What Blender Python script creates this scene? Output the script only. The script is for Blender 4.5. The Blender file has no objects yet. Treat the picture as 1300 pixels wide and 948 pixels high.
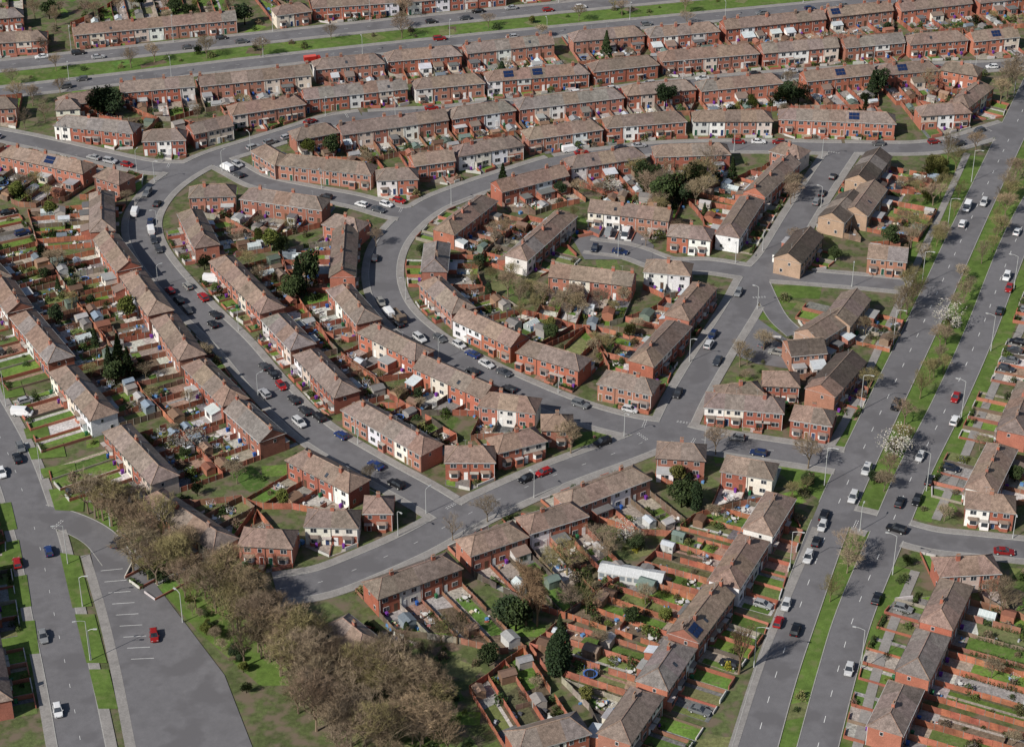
import bpy, math, random, time
import numpy as np
from mathutils import Vector, Matrix
T0=time.time()
R=random.Random(11)
# ------------------------------------------------------------------ survey
F=2600.0; PITCH=math.radians(31.0); H=261.0
SA,CA=math.sin(PITCH),math.cos(PITCH)
def G(u,v,z=0.0):
    """map sheet coordinates -> metres on the level plane at height z"""
    dz=F*SA+(v-474)*CA; t=(H-z)/dz
    return ((u-650)*t,(F*CA-(v-474)*SA)*t)
scene=bpy.context.scene
COL=scene.collection
# ------------------------------------------------------------------ mesh helper
class MB:
    def __init__(s): s.v=[];s.f=[];s.c=[];s.m=[]
    def poly(s,pts,col=(1,1,1),mat=0):
        q=[]
        for p in pts:
            if not q or sum((a-b)**2 for a,b in zip(p,q[-1]))>1e-8: q.append(p)
        if len(q)>1 and sum((a-b)**2 for a,b in zip(q[0],q[-1]))<1e-8: q.pop()
        if len(q)<3: return
        n=len(s.v); s.v+=q; s.f.append(tuple(range(n,n+len(q)))); s.c.append(col); s.m.append(mat)
    def box(s,x0,x1,y0,y1,z0,z1,col=(1,1,1),mat=0,bottom=False):
        s.prism([(x0,y0),(x1,y0),(x1,y1),(x0,y1)],z0,z1,col,mat,bottom)
    def prism(s,pl,z0,z1,col=(1,1,1),mat=0,bottom=False,pt=None):
        pt=pt or pl; n=len(s.v); k=len(pl)
        s.v+=[(p[0],p[1],z0) for p in pl]+[(p[0],p[1],z1) for p in pt]
        for i in range(k):
            j=(i+1)%k; s.f.append((n+i,n+j,n+k+j,n+k+i)); s.c.append(col); s.m.append(mat)
        s.f.append(tuple(n+k+i for i in range(k))); s.c.append(col); s.m.append(mat)
        if bottom: s.f.append(tuple(n+i for i in reversed(range(k)))); s.c.append(col); s.m.append(mat)
    def seg(s,p,q,w,z0,z1,col=(1,1,1),mat=0):
        dx,dy=q[0]-p[0],q[1]-p[1]; l=math.hypot(dx,dy)
        if l<1e-3: return
        nx,ny=-dy/l*w/2,dx/l*w/2
        s.prism([(p[0]-nx,p[1]-ny),(q[0]-nx,q[1]-ny),(q[0]+nx,q[1]+ny),(p[0]+nx,p[1]+ny)],z0,z1,col,mat)
    def tube(s,p,q,r0,r1,k=5,col=(1,1,1),mat=0,cap=False):
        p=Vector(p);q=Vector(q);d=(q-p)
        if d.length<1e-5:return
        d.normalize(); a=d.orthogonal().normalized(); b=d.cross(a); n=len(s.v)
        for c,r in((p,r0),(q,r1)):
            for i in range(k):
                t=2*math.pi*i/k; w=c+(a*math.cos(t)+b*math.sin(t))*r; s.v.append(tuple(w))
        for i in range(k):
            j=(i+1)%k; s.f.append((n+i,n+j,n+k+j,n+k+i)); s.c.append(col); s.m.append(mat)
        if cap:
            s.f.append(tuple(n+k+i for i in range(k))); s.c.append(col); s.m.append(mat)
            s.f.append(tuple(n+i for i in reversed(range(k)))); s.c.append(col); s.m.append(mat)
    def mesh(s,name,mats,smooth=False):
        me=bpy.data.meshes.new(name); me.from_pydata(s.v,[],s.f)
        for m in mats: me.materials.append(m)
        if len(s.f):
            me.polygons.foreach_set('material_index',s.m)
            ls=np.array([len(f) for f in s.f]); c=np.array([tuple(x)+(1.0,) for x in s.c],dtype=np.float32)
            at=me.attributes.new('Col','FLOAT_COLOR','CORNER')
            at.data.foreach_set('color',np.repeat(c,ls,axis=0).ravel())
        me.update(); return me
    def obj(s,name,mats,parent=None,smooth=False):
        if not s.f: return None
        return put(s.mesh(name,mats,smooth),name,parent=parent)
def put(me,name,loc=(0,0,0),rz=0,sc=(1,1,1),parent=None,color=None):
    o=bpy.data.objects.new(name,me); o.location=loc; o.rotation_euler=(0,0,rz); o.scale=sc if hasattr(sc,'__len__') else (sc,sc,sc)
    if parent: o.parent=parent
    if color: o.color=(*color,1)
    COL.objects.link(o); return o
# ------------------------------------------------------------------ materials
def mat(name,base=None,rough=.9,noise=((.35,.3),),objcol=False,attr=True,spec=.2,metal=0,tint=None,det=2):
    m=bpy.data.materials.new(name); m.use_nodes=True; nt=m.node_tree; N=nt.nodes; L=nt.links
    b=N['Principled BSDF']; b.inputs['Roughness'].default_value=rough
    b.inputs['Specular IOR Level'].default_value=spec; b.inputs['Metallic'].default_value=metal
    if attr:
        a=N.new('ShaderNodeAttribute'); a.attribute_name='Col'; cur=a.outputs['Color']
    else:
        a=N.new('ShaderNodeRGB'); a.outputs[0].default_value=(*base,1); cur=a.outputs[0]
    def mul(c,other):
        x=N.new('ShaderNodeMix'); x.data_type='RGBA'; x.blend_type='MULTIPLY'; x.inputs[0].default_value=1
        L.new(c,x.inputs[6]); L.new(other,x.inputs[7]); return x.outputs[2]
    if objcol:
        oi=N.new('ShaderNodeObjectInfo'); cur=mul(cur,oi.outputs['Color'])
    geo=N.new('ShaderNodeNewGeometry')
    for (sc,amt) in noise:
        n=N.new('ShaderNodeTexNoise'); n.inputs['Scale'].default_value=sc; n.inputs['Detail'].default_value=det; n.inputs['Roughness'].default_value=.65
        L.new(geo.outputs['Position'],n.inputs['Vector'])
        r=N.new('ShaderNodeMapRange'); r.inputs[1].default_value=.3; r.inputs[2].default_value=.7
        r.inputs[3].default_value=1-amt; r.inputs[4].default_value=1+amt
        L.new(n.outputs['Fac'],r.inputs[0]); cur=mul(cur,r.outputs[0])
    if tint:
        tc,sc,lo,hi=tint
        n=N.new('ShaderNodeTexNoise'); n.inputs['Scale'].default_value=sc; n.inputs['Detail'].default_value=4
        L.new(geo.outputs['Position'],n.inputs['Vector'])
        r=N.new('ShaderNodeMapRange'); r.inputs[1].default_value=lo; r.inputs[2].default_value=hi; L.new(n.outputs['Fac'],r.inputs[0])
        x=N.new('ShaderNodeMix'); x.data_type='RGBA'; L.new(r.outputs[0],x.inputs[0]); L.new(cur,x.inputs[6]); x.inputs[7].default_value=(*tc,1); cur=x.outputs[2]
    L.new(cur,b.inputs['Base Color'])
    return m
M_ground=mat('ground_mat',(.088,.108,.04),attr=False,noise=((.08,.25),(.9,.3),(6,.25)),tint=((.15,.118,.084),.3,.45,.62))
M_grass=mat('grass_mat',(.092,.145,.03),attr=False,noise=((.07,.2),(.6,.2),(5,.2)),tint=((.145,.145,.065),.3,.54,.75))
M_asph=mat('asphalt_mat',(.152,.147,.153),attr=False,noise=((.06,.08),(.5,.07),(8,.13)),rough=.85,tint=((.125,.12,.125),.12,.5,.6))
M_pave=mat('pavement_mat',(.25,.235,.222),attr=False,noise=((.3,.14),(3,.15)))
M_kerb=mat('kerb_mat',(.33,.32,.3),attr=False,noise=((2,.15),))
M_patch=mat('garden_surface_mat',noise=((.5,.2),(1.8,.32),(7,.28)))
M_lawn=mat('lawn_mat',noise=((.3,.2),(1.5,.25),(7,.2)),tint=((.15,.13,.07),.6,.56,.74))
M_wall=mat('wall_mat',noise=((.4,.12),(4,.16)))
M_roof=mat('roof_tile_mat',noise=((.18,.12),(1.1,.28),(5,.3)),rough=.85)
M_trim=mat('trim_mat',noise=((2,.08),),rough=.6)
M_glass=mat('window_glass_mat',(.035,.04,.048),attr=False,noise=((.6,.6),),rough=.12,spec=.6)
M_fence=mat('fence_mat',noise=((.5,.28),(6,.22)))
M_leaf=mat('leaf_mat',noise=(),objcol=True,rough=.8,spec=.1)
M_bark=mat('bark_mat',noise=(),objcol=True,rough=.95,spec=.05)
M_paint=mat('car_paint_mat',(1,1,1),attr=False,noise=(),objcol=True,rough=.28,spec=.5)
M_black=mat('rubber_mat',(.02,.02,.02),attr=False,noise=(),rough=.8)
M_white=mat('white_paint_mat',(.7,.7,.68),attr=False,noise=((1,.15),),rough=.6)
M_metal=mat('galvanised_mat',(.5,.51,.5),attr=False,noise=(),rough=.5,metal=.2)
M_solar=mat('solar_mat',(.012,.025,.075),attr=False,noise=(),rough=.15,spec=.6)
M_lamp=mat('lamp_glass_mat',(.6,.5,.45),attr=False,noise=(),rough=.2)
M_any=mat('painted_mat',noise=((2,.1),),rough=.6)
M_obj=mat('painted_obj_mat',noise=((2,.12),),rough=.7,objcol=True)
M_red=mat('tail_light_mat',(.4,.01,.01),attr=False,noise=(),rough=.3)
# ------------------------------------------------------------------ roads
def smooth(pts,step=2.0):
    P=[np.array(p,float) for p in pts]; P=[2*P[0]-P[1]]+P+[2*P[-1]-P[-2]]; out=[]
    for i in range(1,len(P)-2):
        a,b,c,d=P[i-1:i+3]; n=max(2,int(np.linalg.norm(c-b)/0.7))
        for k in range(n):
            t=k/n; out.append(.5*((2*b)+(-a+c)*t+(2*a-5*b+4*c-d)*t*t+(-a+3*b-3*c+d)*t**3))
    out.append(P[-2]); out=np.array(out)
    dd=np.r_[0,np.cumsum(np.linalg.norm(np.diff(out,axis=0),axis=1))]
    n=max(2,int(dd[-1]/step)+1); s=np.linspace(0,dd[-1],n)
    return np.c_[np.interp(s,dd,out[:,0]),np.interp(s,dd,out[:,1])]
RD=[
 ([(460,148),(420,154),(375,168),(320,185),(262,204),(215,232),(188,262),(180,292),(196,330),(245,388),(295,437),(340,490),(395,545),(470,592),(535,628),(582,657)],7.3,1.9,.40,'crescent_road'),
 ([(-80,160),(0,172),(60,184),(130,200),(190,212),(240,214)],6.5,1.9,.12,'side_road'),
 ([(460,148),(560,142),(650,134),(760,120),(850,109),(960,99),(1060,92),(1170,87),(1262,84),(1360,78)],6.2,1.8,.45,'terrace_street'),
 ([(705,206),(640,226),(590,243),(545,262),(510,290),(490,322),(487,360),(505,398),(550,437),(610,470),(680,502),(740,525),(800,541),(850,548)],7.3,1.9,.3,'crescent_road'),
 ([(270,200),(300,216),(330,231),(385,243),(450,255),(505,270),(535,268)],6.2,1.8,.2,'side_road'),
 ([(640,226),(700,207),(770,196),(850,188),(960,186),(1080,188),(1190,186),(1285,160)],6.6,1.9,.32,'terrace_street'),
 ([(1072,188),(1045,228),(1015,275),(985,325),(962,352),(940,392),(905,448),(872,505),(852,547)],7.2,2.0,.2,'side_street'),
 ([(745,312),(800,320),(850,337),(900,338),(962,347),(1040,353),(1100,358),(1150,363)],6.2,1.8,.2,'cross_street'),
 ([(850,548),(790,572),(740,590),(690,609),(640,631),(590,655),(530,688),(470,715),(410,738),(350,748)],7.8,2.1,.1,'cross_road'),
 ([(850,548),(900,560),(960,569),(1020,578),(1085,588)],7.5,2.1,.06,'cross_road'),
 ([(-80,420),(-22,515),(12,580),(34,640),(52,700),(69,780),(86,857),(106,960)],8.6,2,.08,'avenue_road'),
 ([(1040,650),(1105,664),(1180,685),(1240,692),(1360,704)],6.6,1.9,.05,'side_road'),
 ([(1360,20),(1330,75),(1270,200),(1225,295),(1170,415),(1115,530),(1060,650),(1012,780),(985,857),(955,960)],8.2,0,0,'dual_carriageway'),
 ([(1420,20),(1380,120),(1340,210),(1292,300),(1245,420),(1205,510),(1160,600),(1122,690),(1085,780),(1062,857),(1035,960)],7.4,0,0,'dual_carriageway'),
 ([(-80,92),(0,84),(150,68),(300,52),(500,31),(700,11),(900,-8),(1100,-26),(1380,-50)],7.6,2,.1,'avenue_road'),
 ([(-80,126),(0,118),(150,101),(300,83),(500,61),(700,41),(900,22),(1100,3),(1360,-22)],7,2,.12,'avenue_road'),
 ([(38,650),(86,662),(125,682),(150,712)],7,0,0,'side_road'),
 ([(962,352),(985,400),(1010,425)],5,0,.2,'parking_court_road'),
]
roads=[]
for pts,w,pv,dens,nm in RD:
    roads.append(dict(p=smooth([G(*q) for q in pts]),w=w,pv=pv,d=dens,n=nm))
SA_,SB_,SW_,SI_=[],[],[],[]
for i,r in enumerate(roads):
    SA_.append(r['p'][:-1]);SB_.append(r['p'][1:]);SW_.append(np.full(len(r['p'])-1,r['w']/2));SI_.append(np.full(len(r['p'])-1,i))
SA_=np.concatenate(SA_);SB_=np.concatenate(SB_);SW_=np.concatenate(SW_);SI_=np.concatenate(SI_)
SPV=np.array([roads[i]['pv'] for i in SI_])
def segd(p,A,B):
    d=B-A; t=np.clip(((p-A)*d).sum(1)/np.maximum((d*d).sum(1),1e-9),0,1); q=A+d*t[:,None]
    return np.hypot(q[:,0]-p[0],q[:,1]-p[1]),q
def roadclear(p,exclude=-1,pave=False):
    d,_=segd(np.array(p),SA_,SB_); d=d-SW_-(SPV if pave else 0)
    if exclude>=0: d=np.where(SI_==exclude,1e3,d)
    return d.min()
def normals(P):
    t=np.gradient(P,axis=0); t/=np.linalg.norm(t,axis=1)[:,None]; return np.c_[-t[:,1],t[:,0]],t
marks=MB()
for i,r in enumerate(roads):
    P=r['p']; n,t=normals(P); z=.05+.004*i; b=MB(); hw=r['w']/2
    for k in range(len(P)-1):
        a,c=P[k]+n[k]*hw,P[k]-n[k]*hw; d,e=P[k+1]-n[k+1]*hw,P[k+1]+n[k+1]*hw
        b.poly([(*a,z),(*c,z),(*d,z),(*e,z)])
    b.obj(r['n'],[M_asph])
    pb=MB()
    kk=len(P)*2; Q=np.c_[np.interp(np.linspace(0,1,kk),np.linspace(0,1,len(P)),P[:,0]),np.interp(np.linspace(0,1,kk),np.linspace(0,1,len(P)),P[:,1])]
    n2,_=normals(Q); kw=.18
    for s in(1,-1):
        for k in range(len(Q)-1):
            mid=(Q[k]+Q[k+1])/2+(n2[k])*s*(hw+.3)
            if roadclear(mid,i)<.1: continue
            a,d=Q[k]+n2[k]*s*hw,Q[k+1]+n2[k+1]*s*hw
            a2,d2=Q[k]+n2[k]*s*(hw+kw),Q[k+1]+n2[k+1]*s*(hw+kw)
            zk=.172+.0005*i
            pb.poly([(*a,zk),(*d,zk),(*d2,zk),(*a2,zk)],mat=1)
            pb.poly([(*a,0),(*d,0),(*d,zk),(*a,zk)],mat=1)
            if r['pv']>0:
                mid=(Q[k]+Q[k+1])/2+n2[k]*s*(hw+r['pv']/2)
                if roadclear(mid,i)<.1: continue
                a3,d3=Q[k]+n2[k]*s*(hw+kw+r['pv']),Q[k+1]+n2[k+1]*s*(hw+kw+r['pv'])
                pb.poly([(*a2,zk),(*d2,zk),(*d3,zk),(*a3,zk)])
                pb.poly([(*a3,0),(*d3,0),(*d3,zk),(*a3,zk)])
    pb.obj('pavement',[M_pave,M_kerb])
    if r['n'] in('dual_carriageway','avenue_road','cross_road'):
        wide=r['n']=='dual_carriageway'; k=0
        while k<len(P)-1:
            if roadclear(P[k],i)>0 :
                q=P[k]+t[k]*(2.0 if wide else 1.2)
                nn=n[k]*(.06 if wide else .04)
                marks.poly([(*(P[k]+nn),z+.045),(*(P[k]-nn),z+.045),(*(q-nn),z+.045),(*(q+nn),z+.045)])
            k+=4
    for e,s in((0,1),(len(P)-1,-1)):
        k=e
        while 0<=k<len(P) and roadclear(P[k],i)<.4: k+=s
        if 0<k<len(P)-1 and abs(k-e)<12 and k!=e and r['w']<9:
            for off in(.2,.7):
                for m in range(5):
                    a=P[k]+t[k]*s*off+n[k]*(-s)*(-.3-m*.75)*-1; c=a+n[k]*(-s)*.45
                    u=t[k]*.12
                    marks.poly([(*a,.14),(*c,.14),(*(c+u),.14),(*(a+u),.14)])
# faded parking bay lines on the forecourt
for k in range(9):
    a=np.array(G(128+3*k*1.6,725+14*k)); b_=np.array(G(158+8*k*1.2,722+14*k)); d=(b_-a)/np.linalg.norm(b_-a); u=np.array([-d[1],d[0]])*.05; e=a+d*4.6
    marks.poly([(*(a-u),.16),(*(e-u),.16),(*(e+u),.16),(*(a+u),.16)])
marks.obj('road_markings',[M_white])
# ------------------------------------------------------------------ base ground and surface sheets
g=MB(); g.poly([(-3000,-1500,0),(3000,-1500,0),(3000,6000,0),(-3000,6000,0)]); g.obj('ground',[M_ground])
def sheet(name,px,m,z=.012,col=(1,1,1)):
    b=MB(); b.poly([(*G(*p),z) for p in px],col); return b.obj(name,[m])
def ribbon(name,pts,w,m,z):
    P=smooth([G(*q) for q in pts]); n,_=normals(P); b=MB()
    for k in range(len(P)-1):
        b.poly([(*(P[k]+n[k]*w/2),z),(*(P[k]-n[k]*w/2),z),(*(P[k+1]-n[k+1]*w/2),z),(*(P[k+1]+n[k+1]*w/2),z)])
    b.obj(name,[m])
def ruled(name,i,j,m,z):
    A,B=roads[i]['p'],roads[j]['p']; n=60; b=MB(); s=np.linspace(0,1,n)
    f=lambda P:np.c_[np.interp(s,np.linspace(0,1,len(P)),P[:,0]),np.interp(s,np.linspace(0,1,len(P)),P[:,1])]
    A,B=f(A),f(B)
    for k in range(n-1): b.poly([(*A[k],z),(*B[k],z),(*B[k+1],z),(*A[k+1],z)])
    b.obj(name,[m])
ruled('grass_median',12,13,M_grass,.012); ruled('grass_median',14,15,M_grass,.008)
ribbon('grass_verge',[(1246,200),(1203,290),(1146,415),(1092,530),(1064,588)],7,M_grass,.016)
ribbon('grass_verge',[(1330,290),(1282,400),(1238,500),(1205,580),(1168,660)],5,M_grass,.016)
ribbon('grass_verge',[(1145,720),(1115,790),(1095,857),(1070,950)],5,M_grass,.016)
ribbon('footpath',[(1228,195),(1185,290),(1128,415),(1078,525),(1052,570)],2.0,M_pave,.145)
ribbon('footpath',[(1352,300),(1302,405),(1256,505),(1222,585),(1188,660)],2.0,M_pave,.145)
ribbon('footpath',[(1162,725),(1133,795),(1112,857),(1088,950)],2.0,M_pave,.145)
ribbon('footpath',[(1036,670),(985,790),(960,857),(930,950)],1.8,M_pave,.145)
ribbon('footpath',[(108,705),(130,780),(148,857),(166,950)],2.0,M_pave,.176)
for i,p in enumerate([
  [(1130,300),(1165,232),(1196,196),(1236,204),(1215,262),(1180,335),(1150,330)],
  [(972,590),(1045,596),(1068,598),(1050,640),(1015,618)],
  [(985,362),(1045,360),(1040,380),(975,376)],[(972,383),(1012,385),(1004,394),(966,391)],
  [(955,396),(1003,396),(995,407),(948,406)],[(948,411),(990,412),(985,424),(942,421)],
  [(85,610),(170,600),(230,680),(330,790),(430,870),(330,870),(250,800),(160,700)],
  [(0,590),(0,640),(26,700),(40,800),(45,857),(0,857),(-60,900),(-80,560)],
  [(905,575),(935,572),(930,588),(908,588)]]):
    sheet('grass_area',p,M_grass,.022+.003*i)
for i,p in enumerate([
  [(76,702),(100,706),(117,770),(92,772)],[(95,780),(120,780),(136,842),(110,842)],[(113,850),(138,850),(150,900),(125,900)],
  [(62,622),(108,618),(106,650),(70,648)],
  [(30,545),(60,540),(64,555),(34,558)],[(35,570),(80,562),(84,580),(40,584)],[(50,596),(95,588),(98,604),(56,608)],
  [(0,490),(26,484),(32,502),(6,507)],[(12,518),(38,511),(44,524),(18,530)],
  [(0,640),(14,638),(22,672),(0,676)],[(2,690),(24,686),(30,718),(4,722)],[(8,735),(34,730),(40,770),(14,774)],[(20,790),(44,788),(50,830),(26,832)]]):
    sheet('grass_verge',p,M_grass,.186+.003*i)
sheet('tarmac_forecourt',[(112,688),(148,686),(200,745),(285,857),(325,960),(172,960),(152,857),(128,760)],M_asph,.152)
sheet('parking_court',[(728,306),(752,288),(805,292),(830,312),(828,330),(742,330)],M_asph,.152)
sheet('parking_court',[(962,405),(1000,432),(1035,440),(1010,470),(960,462),(935,452)],M_asph,.154)
sheet('parking_court',[(1085,232),(1160,225),(1140,265),(1080,275)],M_pave,.0415)
# ------------------------------------------------------------------ terraces (ridge end points)
BL='''
-10 12 28 9|-20 44 58 39|92 32 298 13|348 9 392 3|396 -2 505 -9|515 -8 640 -20|660 -25 780 -36|800 -40 930 -52|
75 121 140 112|152 104 245 96|252 96 392 82|398 75 485 67|490 65 583 57|590 55 700 43|725 40 815 32|822 35 910 27|918 25 1045 12|1050 10 1130 1|1140 2 1230 -8|1240 -8 1320 -17|
385 114 515 100|525 100 612 92|617 90 745 80|750 78 832 69|838 65 960 55|966 55 1062 47|1070 48 1145 41|1152 44 1225 38|1232 40 1290 34|
293 135 385 121|430 157 565 138 W|570 137 650 126|656 125 788 110|793 108 880 100|887 102 990 92|1020 90 1108 81|1116 82 1188 76|1198 76 1245 84|
580 187 662 173 W|667 163 760 150|768 148 868 140|880 140 980 140 W|990 137 1137 143|1172 140 1235 136|1218 125 1250 100 W|
65 153 165 163|181 165 235 163|240 157 290 146|371 164 424 154 W|5 183 112 206|-90 160 -5 180|313 185 343 203|350 203 468 216|478 217 530 215|522 196 574 189|
240 235 298 233|310 237 413 251|-25 133 18 131 W|70 126 100 124|
-70 255 -40 300|-40 305 -3 345|0 350 24 384|28 389 76 446|78 458 131 518|147 533 208 598|190 617 285 680|
128 236 129 284|133 291 163 332|167 338 203 387|207 393 243 443|247 450 298 500|300 505 345 545|376 566 455 606|128 210 160 220|
240 260 262 303|280 319 345 384|347 392 384 430|388 437 440 490|447 503 548 560|462 632 498 632 h|
565 578 628 578|636 568 697 553|688 528 727 528|
426 262 470 272|442 283 438 342|430 355 468 398|466 406 538 441|536 450 624 489|612 496 683 505 W|
630 229 715 208|721 199 815 185|830 184 925 181|618 243 563 285|555 300 551 335|546 346 588 384|586 390 660 424 W|656 437 735 460|765 468 833 482|
672 322 735 266|750 253 852 265|850 283 905 289|700 334 805 346|820 328 878 333 W|
924 290 955 243|958 238 1003 195|985 178 1022 188 W|818 452 866 402|871 396 906 355 W|
1117 187 1090 222 m|1110 228 1085 262 m|1084 240 1056 270 m|1050 292 1022 326 m|1102 320 1152 325 m|
1088 366 1062 400 m|1050 388 1012 412 m|1000 432 1045 428 m|1082 444 1042 488 m|907 480 962 474|970 470 1015 472|895 508 995 516|1003 526 1055 534|
835 560 896 564|920 577 985 588|
588 684 660 660|664 656 737 634|714 626 815 588 W|470 738 576 700|385 662 452 664 W|300 686 368 690|425 776 470 812 sW|
992 618 963 664|958 672 920 730|914 738 868 798|864 806 828 858|822 866 780 925|
1228 633 1290 640|1190 708 1266 704|1216 728 1190 782|1186 792 1160 845|1152 858 1125 915|1312 478 1286 538|1274 556 1246 612|1345 410 1325 465|1370 330 1350 390|
-60 610 -40 680|-38 700 -28 780|-25 800 -10 880|
650 930 740 905
'''
RZ=7.05; EZ=4.75
blocks=[]
for tok in BL.replace('\n','').split('|'):
    w=tok.split()
    if len(w)<4: continue
    x1,y1,x2,y2=map(float,w[:4]); fl=''.join(w[4:])
    A=np.array(G(x1,y1,RZ)); B=np.array(G(x2,y2,RZ)); L=float(np.linalg.norm(B-A)); C=(A+B)/2
    ex=(B-A)/L; ey=np.array([-ex[1],ex[0]])
    d,q=segd(C,SA_,SB_); d=d-SW_
    rel=(q-C)@ey; dist=np.hypot(*(q-C).T); sc_=d-6*np.abs(rel)/np.maximum(dist,.1)
    k=int(np.argmin(sc_))
    if rel[k]<0: A,B=B,A; ex=-ex; ey=-ey
    blocks.append(dict(A=A,B=B,L=L,ex=ex,ey=ey,fl=fl,D=6.6 if 'm' not in fl else 7.6,C=C))
BA=np.array([b['A'] for b in blocks]);BB=np.array([b['B'] for b in blocks]);BD=np.array([b['D']/2 for b in blocks])
for i,b in enumerate(blocks):
    for _ in range(6):
        bad=False
        for s in(0,.25,.5,.75,1):
            p=b['A']+b['ex']*b['L']*s+b['ey']*b['D']/2
            if roadclear(p,pave=True)<.8: bad=True
        if not bad: break
        b['A']=b['A']-b['ey']*.8; b['B']=b['B']-b['ey']*.8; b['C']=b['C']-b['ey']*.8
    BA[i]=b['A'];BB[i]=b['B']
def otherwall(p,i):
    d,_=segd(np.array(p),BA,BB); d=d-BD; d[i]=1e3; return d.min()
def inside_any(p,m=0.0):
    d,_=segd(np.array(p),BA,BB); return (d-BD).min()<m
BR=[(.36,.128,.082),(.32,.11,.072),(.39,.15,.1),(.30,.105,.072),(.37,.148,.105),(.28,.12,.086),(.34,.16,.115)]
WH=[(.74,.72,.68),(.68,.64,.56),(.62,.54,.46),(.58,.56,.54),(.75,.73,.71),(.54,.45,.38),(.66,.66,.68)]
RF=[(.215,.158,.126),(.198,.148,.12),(.23,.168,.134),(.188,.148,.128),(.215,.17,.148),(.17,.13,.107),(.21,.145,.115),(.195,.17,.156)]
def jit(c,a=.08): k=1+R.uniform(-a,a); return tuple(max(0,x*k*(1+R.uniform(-a,a)*.4)) for x in c)
FEN=[(.31,.112,.072),(.27,.098,.064),(.33,.13,.085),(.24,.12,.08),(.2,.145,.105),(.155,.112,.08),(.28,.25,.205),(.35,.135,.08),(.11,.09,.075)]
LAWN=[(.09,.155,.032),(.11,.175,.036),(.095,.135,.04),(.145,.17,.055),(.075,.125,.028),(.13,.205,.038),(.155,.16,.07)]
PAV=[(.32,.305,.29),(.26,.25,.24),(.36,.32,.28),(.28,.185,.14),(.19,.18,.17),(.42,.4,.37),(.28,.24,.2),(.32,.27,.215),(.15,.147,.147),(.5,.48,.45)]
SOIL=[(.13,.095,.065),(.10,.08,.05),(.16,.12,.085),(.10,.095,.05)]
spots=[]; cars=[]; occ=set()
def win(b,gl,x,z,w,h,y,s,axis='y'):
    f=(.64,.64,.63)
    def q(x0,x1,z0,z1,off,col,mb,m=0):
        yy=y+s*off
        if axis=='y': pts=[(x0,yy,z0),(x1,yy,z0),(x1,yy,z1),(x0,yy,z1)]
        else: pts=[(yy,x0,z0),(yy,x1,z0),(yy,x1,z1),(yy,x0,z1)]
        mb.poly(pts,col,m)
    a,c=sorted((y+s*.002,y+s*.05))
    if axis=='y': b.box(x-w/2,x+w/2,a,c,z,z+h,f)
    else: b.box(a,c,x-w/2,x+w/2,z,z+h,f)
    k=2 if w>1.2 else 1
    pw=(w-.12-.06*(k-1))/k
    for i in range(k):
        x0=x-w/2+.06+i*(pw+.06); q(x0,x0+pw,z+.06,z+h-.06,.056,(1,1,1),gl)
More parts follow.
